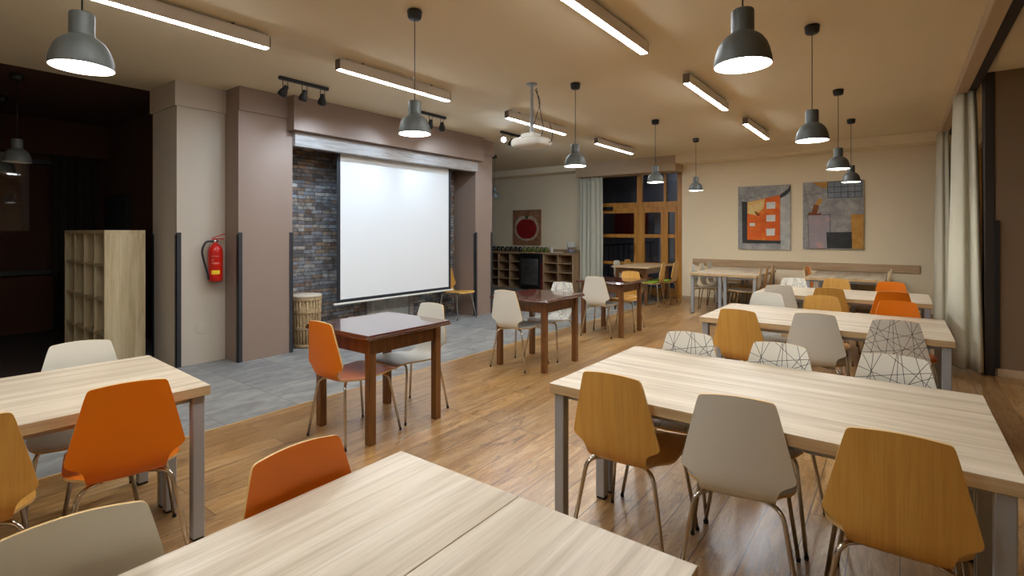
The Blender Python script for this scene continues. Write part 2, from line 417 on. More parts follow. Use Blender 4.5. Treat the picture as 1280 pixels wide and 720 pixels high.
# side and back walls
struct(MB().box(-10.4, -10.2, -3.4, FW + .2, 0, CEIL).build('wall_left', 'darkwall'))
struct(MB().box(-10.4, 4.6, -3.6, -3.4, 0, CEIL + .1).build('wall_back', 'wall'))
struct(MB().box(4.4, 4.6, -3.4, 7.4, 0, CEIL).build('wall_right', 'wall'))
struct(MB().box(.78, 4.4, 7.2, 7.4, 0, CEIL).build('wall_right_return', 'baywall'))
struct(MB().box(.80, 4.4, 7.185, 7.2, 0, .08).build('baseboard_right', 'pelmet'))
struct(MB().box(1.02, 1.2, 7.4, FW, 0, .55).box(1.02, 1.2, 7.4, FW, 2.9, CEIL).build('wall_right_window_side', 'wall'))
wn = MB()
for y in (7.4, 8.35, 9.35, 10.35, FW - .08): wn.box(1.03, 1.12, y, y + .08, .55, 2.9, c=.004)
wn.box(1.03, 1.12, 7.4, FW, .55, .63, c=.004).box(1.03, 1.12, 7.4, FW, 2.82, 2.9, c=.004)
wn = struct(wn.build('window_1', 'doorwood'))
MB().box(1.07, 1.08, 7.45, FW - .05, .6, 2.85).build('pane', 'glass', wn)
struct(MB().box(1.6, 1.7, 7.42, FW, 0, 3.1).build('wall_painted_night_right', 'post'))  # added dark sheet, its colour stands for night beyond the window
# dark post and guard at the edge of the wall return
struct(MB().box(.70, .778, 7.19, 7.42, 0, CEIL, c=.004).build('trim_3', 'post'))
# curtain rail hanging below the ceiling
struct(MB().box(.50, .60, 1.2, 10.84, 3.02, CEIL - .001, c=.004).build('trim_4', 'pelmet'))
struct(MB().box(.601, .68, 1.2, 10.84, 3.04, CEIL - .001).build('trim_15', 'post'))  # dark strip painting the shadowed gap behind the rail
# side room
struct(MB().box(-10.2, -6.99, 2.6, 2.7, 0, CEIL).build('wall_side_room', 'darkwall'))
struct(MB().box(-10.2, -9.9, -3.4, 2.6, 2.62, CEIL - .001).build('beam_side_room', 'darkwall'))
wn2 = MB()
for y in (-1.2, -.1, 1.0, 2.0): wn2.box(-10.2, -10.12, y, y + .07, .85, 2.55, c=.004)
wn2.box(-10.2, -10.12, -1.2, 2.07, .85, .92, c=.004).box(-10.2, -10.12, -1.2, 2.07, 2.48, 2.55, c=.004)
wn2 = struct(wn2.build('window_2', 'black'))
MB().box(-10.17, -10.16, -1.15, 2.05, .9, 2.5).build('pane', 'glass', wn2)

# column and niche block
struct(MB().box(-6.98, -6.28, 2.24, 2.742, 0, 2.86).box(-7.0, -6.255, 2.215, 2.743, 2.86, CEIL - .001).build('column', 'column'))
pl = MB().box(-6.98, -5.96, 2.745, 3.39, 0, 2.86).box(-7.0, -5.935, 2.7445, 3.40, 2.86, CEIL - .001)
struct(pl.build('pillar', 'taupe'))
struct(MB().box(-6.98, -5.96, 6.80, 7.26, 0, 2.86).box(-7.0, -5.935, 6.79, 7.285, 2.86, CEIL - .001).build('pillar_door_side', 'taupe'))
struct(MB().box(-6.98, -6.48, 3.39, 6.80, 0, CEIL - .002).build('wall_stone_niche', 'stone'))
struct(MB().box(-6.47, -5.80, 3.32, 6.84, 2.715, CEIL - .0015).build('beam_over_niche', 'taupe'))
struct(MB().box(-6.02, -5.90, 3.392, 6.798, 2.535, 2.714, c=.004).build('trim_5', 'limewash'))
struct(MB().box(-6.47, -6.03, 3.392, 6.798, 2.69, 2.714).build('trim_12', 'taupe'))
# framed grey door hidden behind the screen
dr = struct(MB().box(-6.479, -6.44, 4.86, 4.95, 0, 2.1, c=.004).box(-6.479, -6.44, 5.70, 5.79, 0, 2.1, c=.004).box(-6.479, -6.44, 4.86, 5.79, 2.1, 2.19, c=.004).build('door_2', 'limewash'))
MB().box(-6.478, -6.46, 4.951, 5.699, .005, 2.099).build('leaf', 'p_pale', dr)
# charcoal corner guards
def guard(n, x, y, sx, sy, h=1.475):
    m = MB(); t = .006; wd = .042
    # an L profile: one wing along x, one along y, with a pointed top
    x0, x1 = sorted((x + sx * t, x - sx * wd)); y0, y1 = sorted((y + sy * t, y - sy * wd))
    ya, yb = sorted((y + sy * t, y)); m.box(x0, x1, ya, yb, .001, h - .02)
    xa, xb = sorted((x + sx * t, x)); m.box(xa, xb, y0, y1, .001, h)
    struct(m.build('trim_%d' % n, 'dark'))
guard(6, -6.28, 2.24, 1, -1); guard(7, -6.98, 2.24, -1, -1); guard(8, -5.96, 2.745, 1, -1); guard(9, -5.96, 3.39, 1, 1)
guard(10, -5.96, 6.80, 1, -1); guard(11, -5.96, 7.26, 1, 1); guard(13, DX0 - .26, FW, 1, -1, 1.62)
struct(MB().box(.772, .812, 7.18, 7.199, .085, 1.6).build('trim_14', 'black'))

# ------------------------------------------------------------------ far glazed door
door = MB(); yy0, yy1 = FW + .06, FW + .14
door.box(-6.0, -5.92, yy0, yy1, 0, DZ - .002, c=.004).box(-3.99, DX1 - .001, yy0, yy1, 0, DZ - .002, c=.004)
door.box(-4.95, -4.82, yy0, yy1, 0, DZ - .002, c=.004).box(-4.30, -4.24, yy0, yy1, 0, DZ - .002, c=.004)
door.box(-5.93, -3.98, yy0 + .004, yy1 - .004, 2.05, 2.18, c=.004).box(-5.93, -3.98, yy0 + .004, yy1 - .004, 2.90, DZ - .001, c=.004)
door = struct(door.build('door_1', 'doorwood'))
def leaf(x0, x1, nm='leaf', st=.075):
    m = MB(); y0, y1 = yy0 - .012, yy0 + .04
    m.box(x0, x0 + st, y0, y1, .01, 2.05, c=.004).box(x1 - st, x1, y0, y1, .01, 2.05, c=.004)
    for z0, z1 in ((.01, .2), (.70, .77), (1.345, 1.43), (1.93, 2.049)): m.box(x0 + st, x1 - st, y0 + .002, y1, z0, z1, c=.004)
    o = m.build(nm, 'doorwood', door)
    MB().box(x0 + .06, x1 - .06, y0 + .022, y0 + .028, .15, 1.95).build('pane', 'glass', o); return o
l1 = leaf(-5.92, -4.94); l2 = leaf(-4.83, -4.29); l3 = leaf(-4.25, -3.985, 'side_light', .05)
for x in (-5.0,):
    MB().box(x - .02, x + .02, yy0 - .022, yy0 - .012, .98, 1.22, c=.003).tube(fillet([(x, yy0 - .02, 1.1), (x, yy0 - .06, 1.1), (x - .11, yy0 - .06, 1.1)], .02), .009).build('handle', 'brass', l1)
MB().box(-5.85, -5.55, yy0 - .06, yy0 - .013, 2.0, 2.09, c=.006).build('door_closer', 'black', l1)
MB().box(-5.93, -4.94, yy0 + .03, yy0 + .036, 2.17, 2.91).box(-4.83, -4.29, yy0 + .03, yy0 + .036, 2.17, 2.91).box(-4.25, -3.98, yy0 + .03, yy0 + .036, 2.17, 2.91).build('transom_pane', 'glass', door)
# corridor beyond
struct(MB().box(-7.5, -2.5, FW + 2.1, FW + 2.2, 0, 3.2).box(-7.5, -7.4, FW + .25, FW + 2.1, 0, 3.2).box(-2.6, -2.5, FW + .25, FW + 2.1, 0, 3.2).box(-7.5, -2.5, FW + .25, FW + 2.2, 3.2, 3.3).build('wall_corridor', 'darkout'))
tag(MB().box(-6.5, -5.5, FW + 2.06, FW + 2.099, 1.4, 2.05, c=.004).build('wall_board', 'maroon'), 'dark maroon board on the corridor wall seen through the glazed door', 'board')
tag(MB().box(-4.86, -4.5, FW + .9, FW + .93, 1.45, 2.0, c=.004).box(-4.74, -4.62, FW + .905, FW + .925, .03, 1.45).box(-4.86, -4.5, FW + .8, FW + 1.03, 0, .03, c=.004).build('notice_stand', ['bluegrey']), 'pale notice board on a stand behind the glazed door', 'notice board')
cl = empty('added_corridor_lamp', (-4.4, FW + 1.6, 3.19))  # made-up lamp, lifts the dark corridor seen through the panes
MB().lathe([(.001, 0), (.12, 0), (.12, -.03), (.001, -.03)], 24).build('base', 'fixture', cl)
MB().lathe([(.001, -.09), (.07, -.085), (.11, -.05), (.11, -.0301), (.001, -.0301)], 24).build('globe', 'corrglow', cl)
tag(cl, 'unseen round lamp added in the corridor to brighten the glazed door', 'lamp')
rl = MB()
rl.tube([(-6.6, FW + 1.5, 1.1), (-5.1, FW + 1.5, 1.22)], .025)
for i in range(10): rl.tube([(-6.55 + .15 * i, FW + 1.5, 0), (-6.55 + .15 * i, FW + 1.5, 1.09 + .012 * i)], .012, 6)
tag(rl.build('stair_railing', 'black'), 'black metal stair railing in the corridor behind the glazed door', 'railing')

# ------------------------------------------------------------------ curtains
def smooth_path(ctrl, n):
    out = []; k = len(ctrl)
    for i in range(k - 1):
        p0 = ctrl[max(0, i - 1)]; p1 = ctrl[i]; p2 = ctrl[i + 1]; p3 = ctrl[min(k - 1, i + 2)]
        for j in range(n):
            t = j / n
            out.append(tuple(.5 * ((2 * p1[d]) + (-p0[d] + p2[d]) * t + (2 * p0[d] - 5 * p1[d] + 4 * p2[d] - p3[d]) * t * t + (-p0[d] + 3 * p1[d] - 3 * p2[d] + p3[d]) * t ** 3) for d in range(2)))
    out.append(ctrl[-1]); return out
def curtain(name, c, wt, wb, dep, z0, z1, folds, seed, mat='curtain', axis=0):
    rnd = random.Random(seed); m = MB(); nu = folds * 10; nz = 14; vs = []; fs = []
    ph = [rnd.uniform(-.5, .5) for _ in range(folds + 2)]
    for j in range(nz + 1):
        t = j / nz; z = z1 + (z0 - z1) * t; wdt = wt + (wb - wt) * t ** .8
        for i in range(nu + 1):
            u = i / nu; fa = u * folds * PI * 2
            amp = dep * (.55 + .45 * t) * (.75 + .25 * math.sin(u * 9 + seed))
            a = (u - .5) * wdt + .012 * math.sin(fa * .5 + seed); b = amp * .5 * math.sin(fa + ph[int(u * folds)] * .6 * t) + .015 * math.sin(3 * t + u * 7)
            p = (a, b) if axis == 0 else (b, a)
            vs.append((p[0], p[1], z))
    for j in range(nz):
        for i in range(nu):
            a = j * (nu + 1) + i; fs.append((a, a + 1, a + nu + 2, a + nu + 1))
    m.add(vs, fs, 0, True); o = m.build(name, mat, None, (c[0], c[1], 0))
    md = o.modifiers.new('s', 'SOLIDIFY'); md.thickness = .004; return o
tag(curtain('curtain', (-5.98, 11.08), .60, .64, .11, .03, 2.83, 5, 3), 'pale sage curtain gathered beside the glazed wooden door', 'curtain', 'sage curtains')
def plan_curtain(top, bot, z0, z1, dx=0, dy=0):
    A, B = smooth_path(top, 9), smooth_path(bot, 9); m = MB(); vs = []; fs = []; nz = 16; n = len(A)
    for j in range(nz + 1):
        t = j / nz; e = t ** .75
        for p, q_ in zip(A, B): vs.append((p[0] + (q_[0] - p[0]) * e + dx, p[1] + (q_[1] - p[1]) * e + dy, z1 + (z0 - z1) * t))
    for j in range(nz):
        for i in range(n - 1): a = j * n + i; fs.append((a, a + 1, a + n + 1, a + n))
    o = m.add(vs, fs, 0, True).build('curtain', 'curtain'); md = o.modifiers.new('s', 'SOLIDIFY'); md.thickness = .004; return o
PT = [(.50, 7.9), (.50, 7.75), (.51, 7.65), (.525, 7.58), (.56, 7.53), (.59, 7.56), (.63, 7.50), (.66, 7.54), (.665, 7.64)]
PB = [(.45, 8.0), (.43, 7.75), (.435, 7.5), (.46, 7.32), (.54, 7.22), (.60, 7.26), (.65, 7.12), (.69, 7.18), (.69, 7.45)]
tag(plan_curtain(PT, PB, .03, 3.03), 'pale sage curtain bunched against the dark post of the window bay', 'curtain', 'sage curtains')
tag(plan_curtain([(x * .8 + .07, y * .9 + 3.5) for x, y in PT], [(x * .8 + .07, y * .8 + 4.25) for x, y in PB], .03, 3.03), 'pale sage curtain in the corner by the wall with paintings', 'curtain', 'sage curtains')
tag(curtain('curtain', (-10.0, 2.2), .5, .5, .1, .05, 2.62, 5, 11, 'darkcurtain', 1), 'dark curtain in the unlit side room', 'curtain')

# ------------------------------------------------------------------ chairs
# centre-line of the bent shell (y, z), top of the back to the front of the seat
CTRL = [(-.292, .862), (-.284, .78), (-.272, .66), (-.262, .57), (-.254, .52), (-.243, .485), (-.222, .456), (-.19, .441), (-.13, .434), (-.03, .434), (.08, .441), (.18, .449), (.235, .446), (.258, .436)]
PATH = smooth_path(CTRL, 14)
LEN = [0]
for a, b in zip(PATH, PATH[1:]): LEN.append(LEN[-1] + math.dist(a, b))
# half width along the length s
HW = [(0, .108), (.002, .120), (.005, .127), (.010, .132), (.018, .136), (.1, .157), (.2, .183), (.27, .200), (.283, .2035), (.292, .203), (.300, .199), (.307, .190), (.314, .176), (.321, .162), (.329, .152), (.34, .145), (.355, .141),
      (.38, .137), (.41, .136), (.44, .137), (.462, .140), (.476, .146), (.487, .156), (.496, .168), (.505, .180), (.516, .192), (.53, .201), (.55, .208), (.575, .211), (.62, .211), (.72, .208), (.78, .202), (.815, .193), (.835, .182), (.846, .169), (.852, .152)]
def halfw(s):
    s = s / LEN[-1] * .852
    for (a, wa), (b, wb) in zip(HW, HW[1:]):
        if s <= b: return wa + (wb - wa) * (s - a) / (b - a)
    return HW[-1][1]
def path_at(s):
    for i in range(len(LEN) - 1):
        if s <= LEN[i + 1] or i == len(LEN) - 2:
            t = (s - LEN[i]) / (LEN[i + 1] - LEN[i]); t = max(0, min(1, t)); p, q = PATH[i], PATH[i + 1]
            d = (q[0] - p[0], q[1] - p[1]); L = math.hypot(*d)
            return (p[0] + d[0] * t, p[1] + d[1] * t), (d[0] / L, d[1] / L)
def chair_shell(mat):
    S = sorted(set([a / .852 * LEN[-1] for a, _ in HW] + [LEN[-1] * i / 34 for i in range(35)])); S = [s for i, s in enumerate(S) if i == 0 or s - S[i - 1] > .0015]
    nx = 14; m = MB(); top = []; th = .0055
    rows = []
    for s in S:
        (y, z), (ty, tz) = path_at(s); hw = halfw(s); ny, nz = -tz, ty   # normal towards the sitter
        if ny * 1 + nz * 1 < 0: ny, nz = -ny, -nz
        back = max(0, min(1, (.40 - s) / .12)); row = []
        for i in range(nx + 1):
            q = i / nx * 2 - 1; x = q * hw
            lift = (.018 * back + .010 * (1 - back)) * (x / .19) ** 2
            crown = -.009 * (q ** 2) * max(0, 1 - s / .06) * (1 if s < .06 else 0)
            row.append((Vector((x, y + ny * lift, z + nz * lift + crown)), Vector((0, ny, nz)), s))
        rows.append(row)
    R = len(rows); N = nx + 1; vs = []; uv = []
    for sgn in (1, -1):
        for row in rows:
            for p, n, s in row: vs.append(p + n * th * sgn); uv.append((p.x, s))
    F = []
    for r in range(R - 1):
        for i in range(nx):
            a = r * N + i; F.append(((a, a + N, a + N + 1, a + 1), 0, True)); b = a + R * N; F.append(((b, b + 1, b + N + 1, b + N), 0, True))
    # the ply edge
    o = R * N; loop = [i for i in range(N)] + [r * N + nx for r in range(1, R)] + [(R - 1) * N + i for i in range(nx - 1, -1, -1)] + [r * N for r in range(R - 2, 0, -1)]
    base = len(vs)
    for k in loop: vs.append(vs[k]); uv.append(uv[k])
    for k in loop: vs.append(vs[k + o]); uv.append(uv[k + o])
    n = len(loop)
    for k in range(n):
        k2 = (k + 1) % n; F.append(((base + k, base + k2, base + n + k2, base + n + k), 1, False))
    for f, mi, sm in F: m.f.append(list(f)); m.mi.append(mi); m.sm.append(sm)
    m.v = [tuple(v) for v in vs]; m.uv = {i: u for i, u in enumerate(uv)}
    return m
LEGS = {}
def make_chair(mat):
    r = empty('plywood_chair')
    chair_shell(mat).build('shell', [mat, 'ply_edge'], r)
    # cross frame under the seat
    MB().tube([(-.085, -.14, .419), (.085, .14, .419)], .009, 8).tube([(.085, -.14, .419), (-.085, .14, .419)], .009, 8).box(-.06, .06, -.06, .06, .419, .427, c=.002).build('seat_frame', 'chrome', r)
    for sx in (-1, 1):
        for sy in (-1, 1):
            ty = -.195 if sy < 0 else .17
            pts = fillet([(sx * .06, sy * .11, .419), (sx * (.158 if sy < 0 else .17), ty, .420 if sy < 0 else .424), (sx * .226, sy * .238, .012)], .05, 7)
            lg = MB().tube(pts, .0093, 10).build('leg', 'chrome', r)
            MB().lathe([(0, 0), (.0095, 0), (.0102, .014), (.009, .016)], 10, c=(sx * .2265, sy * .2385, 0)).build('rubber_foot', 'rubber', lg)
    return r
PROTO = {k: make_chair(k) for k in ('white', 'orange', 'ply', 'pattern')}
USED = set()
SWAP_LEG = None
def chair(kind, x, y, rz_deg, label, group):
    p = PROTO[kind]
    if kind in USED: c = copy_tree(p)
    else: c = p; USED.add(kind)
    c.location = (x, y, 0); c.rotation_euler = (0, 0, math.radians(rz_deg)); tag(c, label, 'chair', group); return c
G1, G2, G3, G4 = 'chairs around the long oak tables', 'chairs at the small dark tables', 'chairs around the table by the glazed door', 'chairs at the oak tables under the wall board'
NA = 'long oak table with three patterned chairs'
chair('ply', -1.02, 2.335, 2, 'honey wood chair, back to camera, at aisle end of oak table facing a patterned chair', G1)
chair('white', -.545, 2.335, 10, 'white chair, its back to camera, between two honey wood chairs', G1)
chair('ply', -.015, 2.265, 2, 'honey wood chair, back to camera, largest in view, beside a white chair', G1)
chair('pattern', -1.025, 2.905, 183, 'white chair with black lines, at aisle corner of table, in front of honey wood chair', G1)
chair('pattern', -.55, 2.895, 177, 'white chair with black lines, between two other patterned ones in one row', G1)
chair('pattern', -.01, 2.93, 183, 'white chair with black lines, directly before another patterned chair of next row', G1)
chair('ply', -1.02, 4.65, -4, 'honey wood chair, back turned, seen between two patterned chair tops at second oak table', G1)
chair('white', -.55, 4.80, 6, 'white chair, back turned, next to a patterned chair at the second long oak table', G1)
chair('pattern', -.05, 4.80, 5, 'white chair with black lines, back turned, next to a white chair at second oak table', G1)
chair('white', -1.06, 5.47, 185, 'white chair facing camera behind the second oak table, overlapping another white chair', G1)
chair('ply', -.575, 5.53, 187, 'pale wood chair facing camera behind the second oak table, between white and orange chairs', G1)
chair('orange', .02, 5.48, 188, 'orange chair facing camera behind the second oak table, foremost of three orange ones', G1)
chair('white', -1.18, 6.95, 10, 'white chair with its back turned, at third oak table just behind a white chair', G1)
chair('ply', -.68, 6.96, 10, 'wood chair with its back turned, between two pale wood chairs one behind another', G1)
chair('orange', -.10, 6.93, 8, 'orange chair with its back turned, in the middle of three orange ones in line', G1)
chair('pattern', -1.13, 7.56, 184, 'white chair with fine black lines beyond the third oak table, near the dark-legged wall tables', G1)
chair('ply', -.64, 7.70, 186, 'pale wood chair facing camera beyond the third oak table, beside an orange chair', G1)
chair('orange', -.06, 7.63, 186, 'orange chair facing camera beyond the third oak table, hindmost of three orange ones', G1)
chair('orange', -2.82, .79, 78, 'orange chair, full back in view, at end of oak table near the cubby shelf', G1)
chair('ply', -2.775, .27, 84, 'honey wood chair cut off by the picture edge, beside an orange chair', G1)
chair('white', -3.43, .78, -102, 'white chair facing camera in front of the tall cubby shelf', G1)
chair('orange', -1.11, .81, -90, 'orange chair pushed against the big double oak table, next to a white chair back', G1)
chair('white', -1.155, .26, -100, 'white chair with only its back top in view, pushed against the big double oak table', G1)
chair('orange', -3.205, 2.31, 0, 'orange chair at the small dark table in front of the projection screen', G2)
chair('white', -3.25, 2.86, 182, 'white chair facing an orange one across a small dark table', G2)
chair('white', -3.37, 4.59, 2, 'creamy white chair, back turned, facing a patterned chair across small dark table', G2)
chair('pattern', -3.33, 5.17, 182, 'white chair with fine black lines at middle one of the small dark tables', G2)
chair('white', -3.43, 6.68, 6, 'white chair, back turned, facing a wood chair across the third small dark table', G2)
cw = chair('ply', -3.37, 7.32, 186, 'pale wood chair with black strap under its seat, at a small dark table', G2)
chair('ply', -6.12, 6.50, -92, 'pale wood chair in the stone niche beside the projection screen', 'chair in the niche')
chair('white', -4.66, 10.30, -90, 'white chair by the curtain at the table before glazed door', G3)
chair('ply', -4.66, 10.86, -90, 'wood chair beyond the pale-topped table, next to the white chair by curtain', G3)
cg1 = chair('ply', -4.06, 10.0, 96, 'wood chair in profile by the glazed door, first of two along table side', G3)
cg2 = chair('ply', -3.98, 10.5, 92, 'wood chair in profile by the glazed door, second along table side, touching plaster wall edge', G3)
for i, (yy, lb) in enumerate([(9.85, 'white chair at aisle side of pale wall tables, first of three white ones in line'), (10.4, 'white chair at wall tables, middle one of three white ones in line'), (10.9, 'white chair at wall tables, last of three white ones, touching the wall')]):
    chair('white', -2.87, yy, -90, lb, G4)
for i, (yy, kk, lb) in enumerate([(9.66, 'white', 'pale chair in profile tucked at inner side of the double wall tables'), (10.2, 'ply', 'brown chair in profile behind a pale one at the double wall tables'), (10.75, 'ply', 'brown chair in profile, touching wall board at the double wall tables')]):
    chair(kk, -2.20, yy, 94, lb, G4)
chair('ply', -1.0, 9.95, -90, 'brown chair edge-on at the corner of oak table under the second grey painting', G4)
chair('orange', -1.06, 10.75, -72, 'orange chair against the wall board between the two pairs of oak tables', G4)
chair('white', -.42, 10.0, 92, 'white chair edge-on at end of oak table under grid painting, front of pair', G4)
chair('white', -.40, 10.6, 92, 'white chair edge-on at end of oak table under grid painting, rear of pair', G4)
# strap under the wood chair, green cushions on the chairs by the door
MB().tube(fillet([(.16, -.12, .43), (.2, -.13, .42), (.215, -.14, .33), (.205, -.15, .26)], .03), .012, 8).tube(fillet([(.05, -.1, .425), (.16, -.12, .422), (.19, -.16, .36), (.2, -.17, .3)], .04), .009, 8).build('strap', 'black', cw)
for cc in (cg1, cg2):
    MB().box(-.19, .19, -.16, .19, .4475, .478, c=.012).build('seat_cushion', 'greenfab', cc)['label'] = 'green seat cushion'

# ------------------------------------------------------------------ oak tables (local x = long side)
def oak_table(L, W, z=.74):
    r = empty('oak_table'); t = .046
    m = MB().box(-L / 2, L / 2, -W / 2, W / 2, z - t, z, c=.0015)
    for i, f in enumerate(m.f):
        zs = [m.v[k][2] for k in f]
        if min(zs) < z - .002: m.mi[i] = 1
    m.build('tabletop', ['oak', 'oak_edge'], r)
    m = MB()
    for sy in (-1, 1): m.box(-L / 2 + .075, L / 2 - .075, sy * (W / 2 - .06) - .01, sy * (W / 2 - .06) + .01, z - t - .03, z - t - .001, c=.002)
    for sx in (-1, 1): m.box(sx * (L / 2 - .05) - .012, sx * (L / 2 - .05) + .012, -W / 2 + .075, W / 2 - .075, z - t - .035, z - t - .001, c=.002)
    m.build('apron', 'steel', r)
    for sx in (-1, 1):
        for sy in (-1, 1):
            cx, cy = sx * (L / 2 - .045), sy * (W / 2 - .042)
            lg = MB().box(cx - .026, cx + .026, cy - .026, cy + .026, .012, z - t - .001, c=.004).build('leg', 'steel', r)
            MB().box(cx - .024, cx + .024, cy - .024, cy + .024, 0, .012, c=.003).build('foot_cap', 'rubber', lg)
    return r
TP = None
def table(x0, x1, y0, y1, label, group):
    along_x = (x1 - x0) > (y1 - y0); L, W = ((x1 - x0), (y1 - y0)) if along_x else ((y1 - y0), (x1 - x0))
    key = (round(L, 3), round(W, 3))
    if key in TPS: o = copy_tree(TPS[key])
    else: o = TPS[key] = oak_table(L, W)
    o.location = ((x0 + x1) / 2, (y0 + y1) / 2, 0); o.rotation_euler = (0, 0, 0 if along_x else PI / 2)
    tag(o, label, 'table', group); return o
TPS = {}
TG = 'pale oak tables on grey steel legs'
table(-1.37, .30, 2.11, 2.622, 'long pale oak table at which two honey wood chairs turn their backs', TG)
table(-1.37, .30, 2.624, 3.136, 'long pale oak table with three line-patterned chairs drawn up along it', TG)
table(-1.40, .30, 4.56, 5.09, 'long oak table with honey wood, white and patterned chair backs at its near edge', TG)
table(-1.40, .30, 5.092, 5.622, 'long oak table with white, pale wood and orange chairs facing camera, second row', TG)
table(-1.43, .27, 6.77, 7.294, 'oak table of third row where the middle orange chair turns its back', TG)
table(-1.43, .27, 7.296, 7.82, 'oak table of third row nearest the wall tables, with patterned and orange chairs behind', TG)
table(-1.345, -.852, -.545, 1.155, 'big pale oak table top with an orange chair pushed against it', TG)
table(-.850, -.357, -.545, 1.155, 'pale oak table joined to the big one, on the side without chairs', TG)
ta = table(-3.60, -3.131, -.58, 1.115, 'oak table beside the cubby shelf with the white chair at it', TG)
tb = table(-3.129, -2.66, -.58, 1.115, 'oak table with orange and honey wood chairs on its aisle side', TG)
def spin(objs, cx, cy, deg):
    a = math.radians(deg)
    for o in objs:
        dx, dy = o.location.x - cx, o.location.y - cy
        o.location = (cx + dx * math.cos(a) - dy * math.sin(a), cy + dx * math.sin(a) + dy * math.cos(a), 0); o.rotation_euler.z += a
spin((ta, tb), -3.13, 1.115, -2.5)
table(-3.06, -2.496, 9.40, 11.10, 'oak wall table with three white chairs on its aisle side', TG)
table(-2.494, -1.93, 9.40, 11.10, 'oak wall table with brown chairs tucked on its inner side', TG)
table(-1.25, -.716, 9.68, 11.30, 'oak table under the grey paintings, half with brown and orange chairs', TG)
table(-.714, -.18, 9.68, 11.30, 'oak table under the grid painting, half with two white chairs edge-on', TG)

# ------------------------------------------------------------------ small dark tables
def dark_table(sx, sy, lx, ly, z=.776, top='brown_top'):
    r = empty('dark_wood_table')
    m = MB().box(-sx / 2, sx / 2, -sy / 2, sy / 2, z - .018, z, c=.004).box(-sx / 2 - .008, sx / 2 + .008, -sy / 2 - .008, sy / 2 + .008, z - .034, z - .012, c=.008)
    m.build('tabletop', top, r)
    m = MB(); h0, h1 = z - .15, z - .034
    for s in (-1, 1): m.box(-lx, lx, s * ly - .012, s * ly + .012, h0, h1, c=.002).box(s * lx - .012, s * lx + .012, -ly, ly, h0, h1, c=.002)
    m.build('apron', 'brown', r)
    for i in (-1, 1):
        for j in (-1, 1): MB().box(i * lx - .029, i * lx + .029, j * ly - .029, j * ly + .029, 0, h1, c=.005).build('leg', 'brown', r)
    return r
d1 = dark_table(.75, .79, .298, .315); d1.location = (-3.235, 2.56, 0)
DG = 'small dark wooden tables'
tag(d1, 'small dark wooden table before the projection screen, with orange and white chairs', 'table', DG)
d2 = copy_tree(d1); d2.location = (-3.27, 4.80, 0); tag(d2, 'small dark wooden table between a creamy white chair and a patterned chair', 'table', DG)
d3 = copy_tree(d1); d3.location = (-3.41, 6.95, 0); tag(d3, 'small dark wooden table with a wood chair with black strap behind it', 'table', DG)
d4 = dark_table(.80, 1.35, .31, .58, top='oak_h'); d4.location = (-4.40, 10.45, 0); tag(d4, 'pale-topped table with dark legs in front of the glazed door', 'table', DG)
d5 = dark_table(1.2, .7, .52, .28); d5.location = (-9.2, .72, 0); tag(d5, 'dark table standing in the unlit side room', 'table')

# ------------------------------------------------------------------ pendant lamps
def shade(prof_out, t=.003):
    inner = [(max(.001, r - t), z + (.001 if i == 0 else 0)) for i, (r, z) in enumerate(prof_out)]
    return inner
PROF = [(.118, 0), (.119, .006), (.1165, .03), (.110, .06), (.099, .09), (.083, .115), (.066, .130), (.053, .137), (.048, .140), (.047, .15), (.047, .236), (.044, .243), (.012, .245), (.001, .245)]
def pendant(lit=True):
    r = empty('pendant_lamp')
    MB().lathe([(.001, 0), (.05, 0), (.056, -.008), (.05, -.055), (.042, -.065), (.008, -.067), (.001, -.067)], 24).build('canopy', 'black', r)
    zb = -.92
    MB().tube([(0, 0, -.06), (0, 0, zb + .24)], .0035, 6).build('cord', 'black', r)
    s = MB().lathe(PROF, 32, c=(0, 0, zb)).build('shade', 'lampgrey', r)
    li = [(rr - .003, z + .0005) for rr, z in PROF[:9]] + [(.044, .15), (.044, .18), (.001, .182)]
    MB().lathe(li[::-1], 32, c=(0, 0, zb)).build('lining', 'lampwhite', s)
    MB().lathe([(.001, .018), (.03, .02), (.052, .035), (.06, .062), (.052, .09), (.03, .115), (.018, .135), (.018, .17), (.001, .17)], 20, c=(0, 0, zb)).build('bulb', 'bulb' if lit else 'whitep', r)
    return r
lp = pendant(); lo = pendant(False)
PG = 'grey pendant lamps'
first = True
def put_lamp(src, x, y, label, isfirst):
    o = src if isfirst else copy_tree(src); o.location = (x, y, CEIL - .001); tag(o, label, 'lamp', PG)
for i, (x, y, lb) in enumerate([
        (-2.90, .66, 'lit grey pendant lamp above the oak table near the cubby shelf'),
        (-2.88, 2.60, 'lit grey pendant lamp hanging in front of the projection screen'),
        (-2.87, 4.95, 'lit grey pendant lamp next to the ceiling projector'),
        (-2.87, 7.28, 'lit grey pendant lamp hanging before the glazed door transom'),
        (-2.87, 9.16, 'lit grey pendant lamp between the glazed door and the first grey painting'),
        (-.55, 2.40, 'largest lit grey pendant lamp over the oak tables, its ceiling cap out of view'),
        (-.56, 4.71, 'lit grey pendant lamp, second in line over the oak tables'),
        (-.57, 7.01, 'lit grey pendant lamp, third in line over the oak tables, overlapping the last'),
        (-.57, 8.96, 'lit grey pendant lamp just above the grid painting')]):
    put_lamp(lp, x, y, lb, i == 0)
for i, (x, y, lb) in enumerate([(-6.95, 8.55, 'unlit pendant lamp half hidden by the taupe pillar near the apple painting'),
                                (-7.35, 1.14, 'unlit pendant lamp in the dark side room, the one wholly in view'), (-8.70, 1.22, 'unlit pendant lamp in the dark side room, cut by the picture edge')]):
    put_lamp(lo, x, y, lb, i == 0)

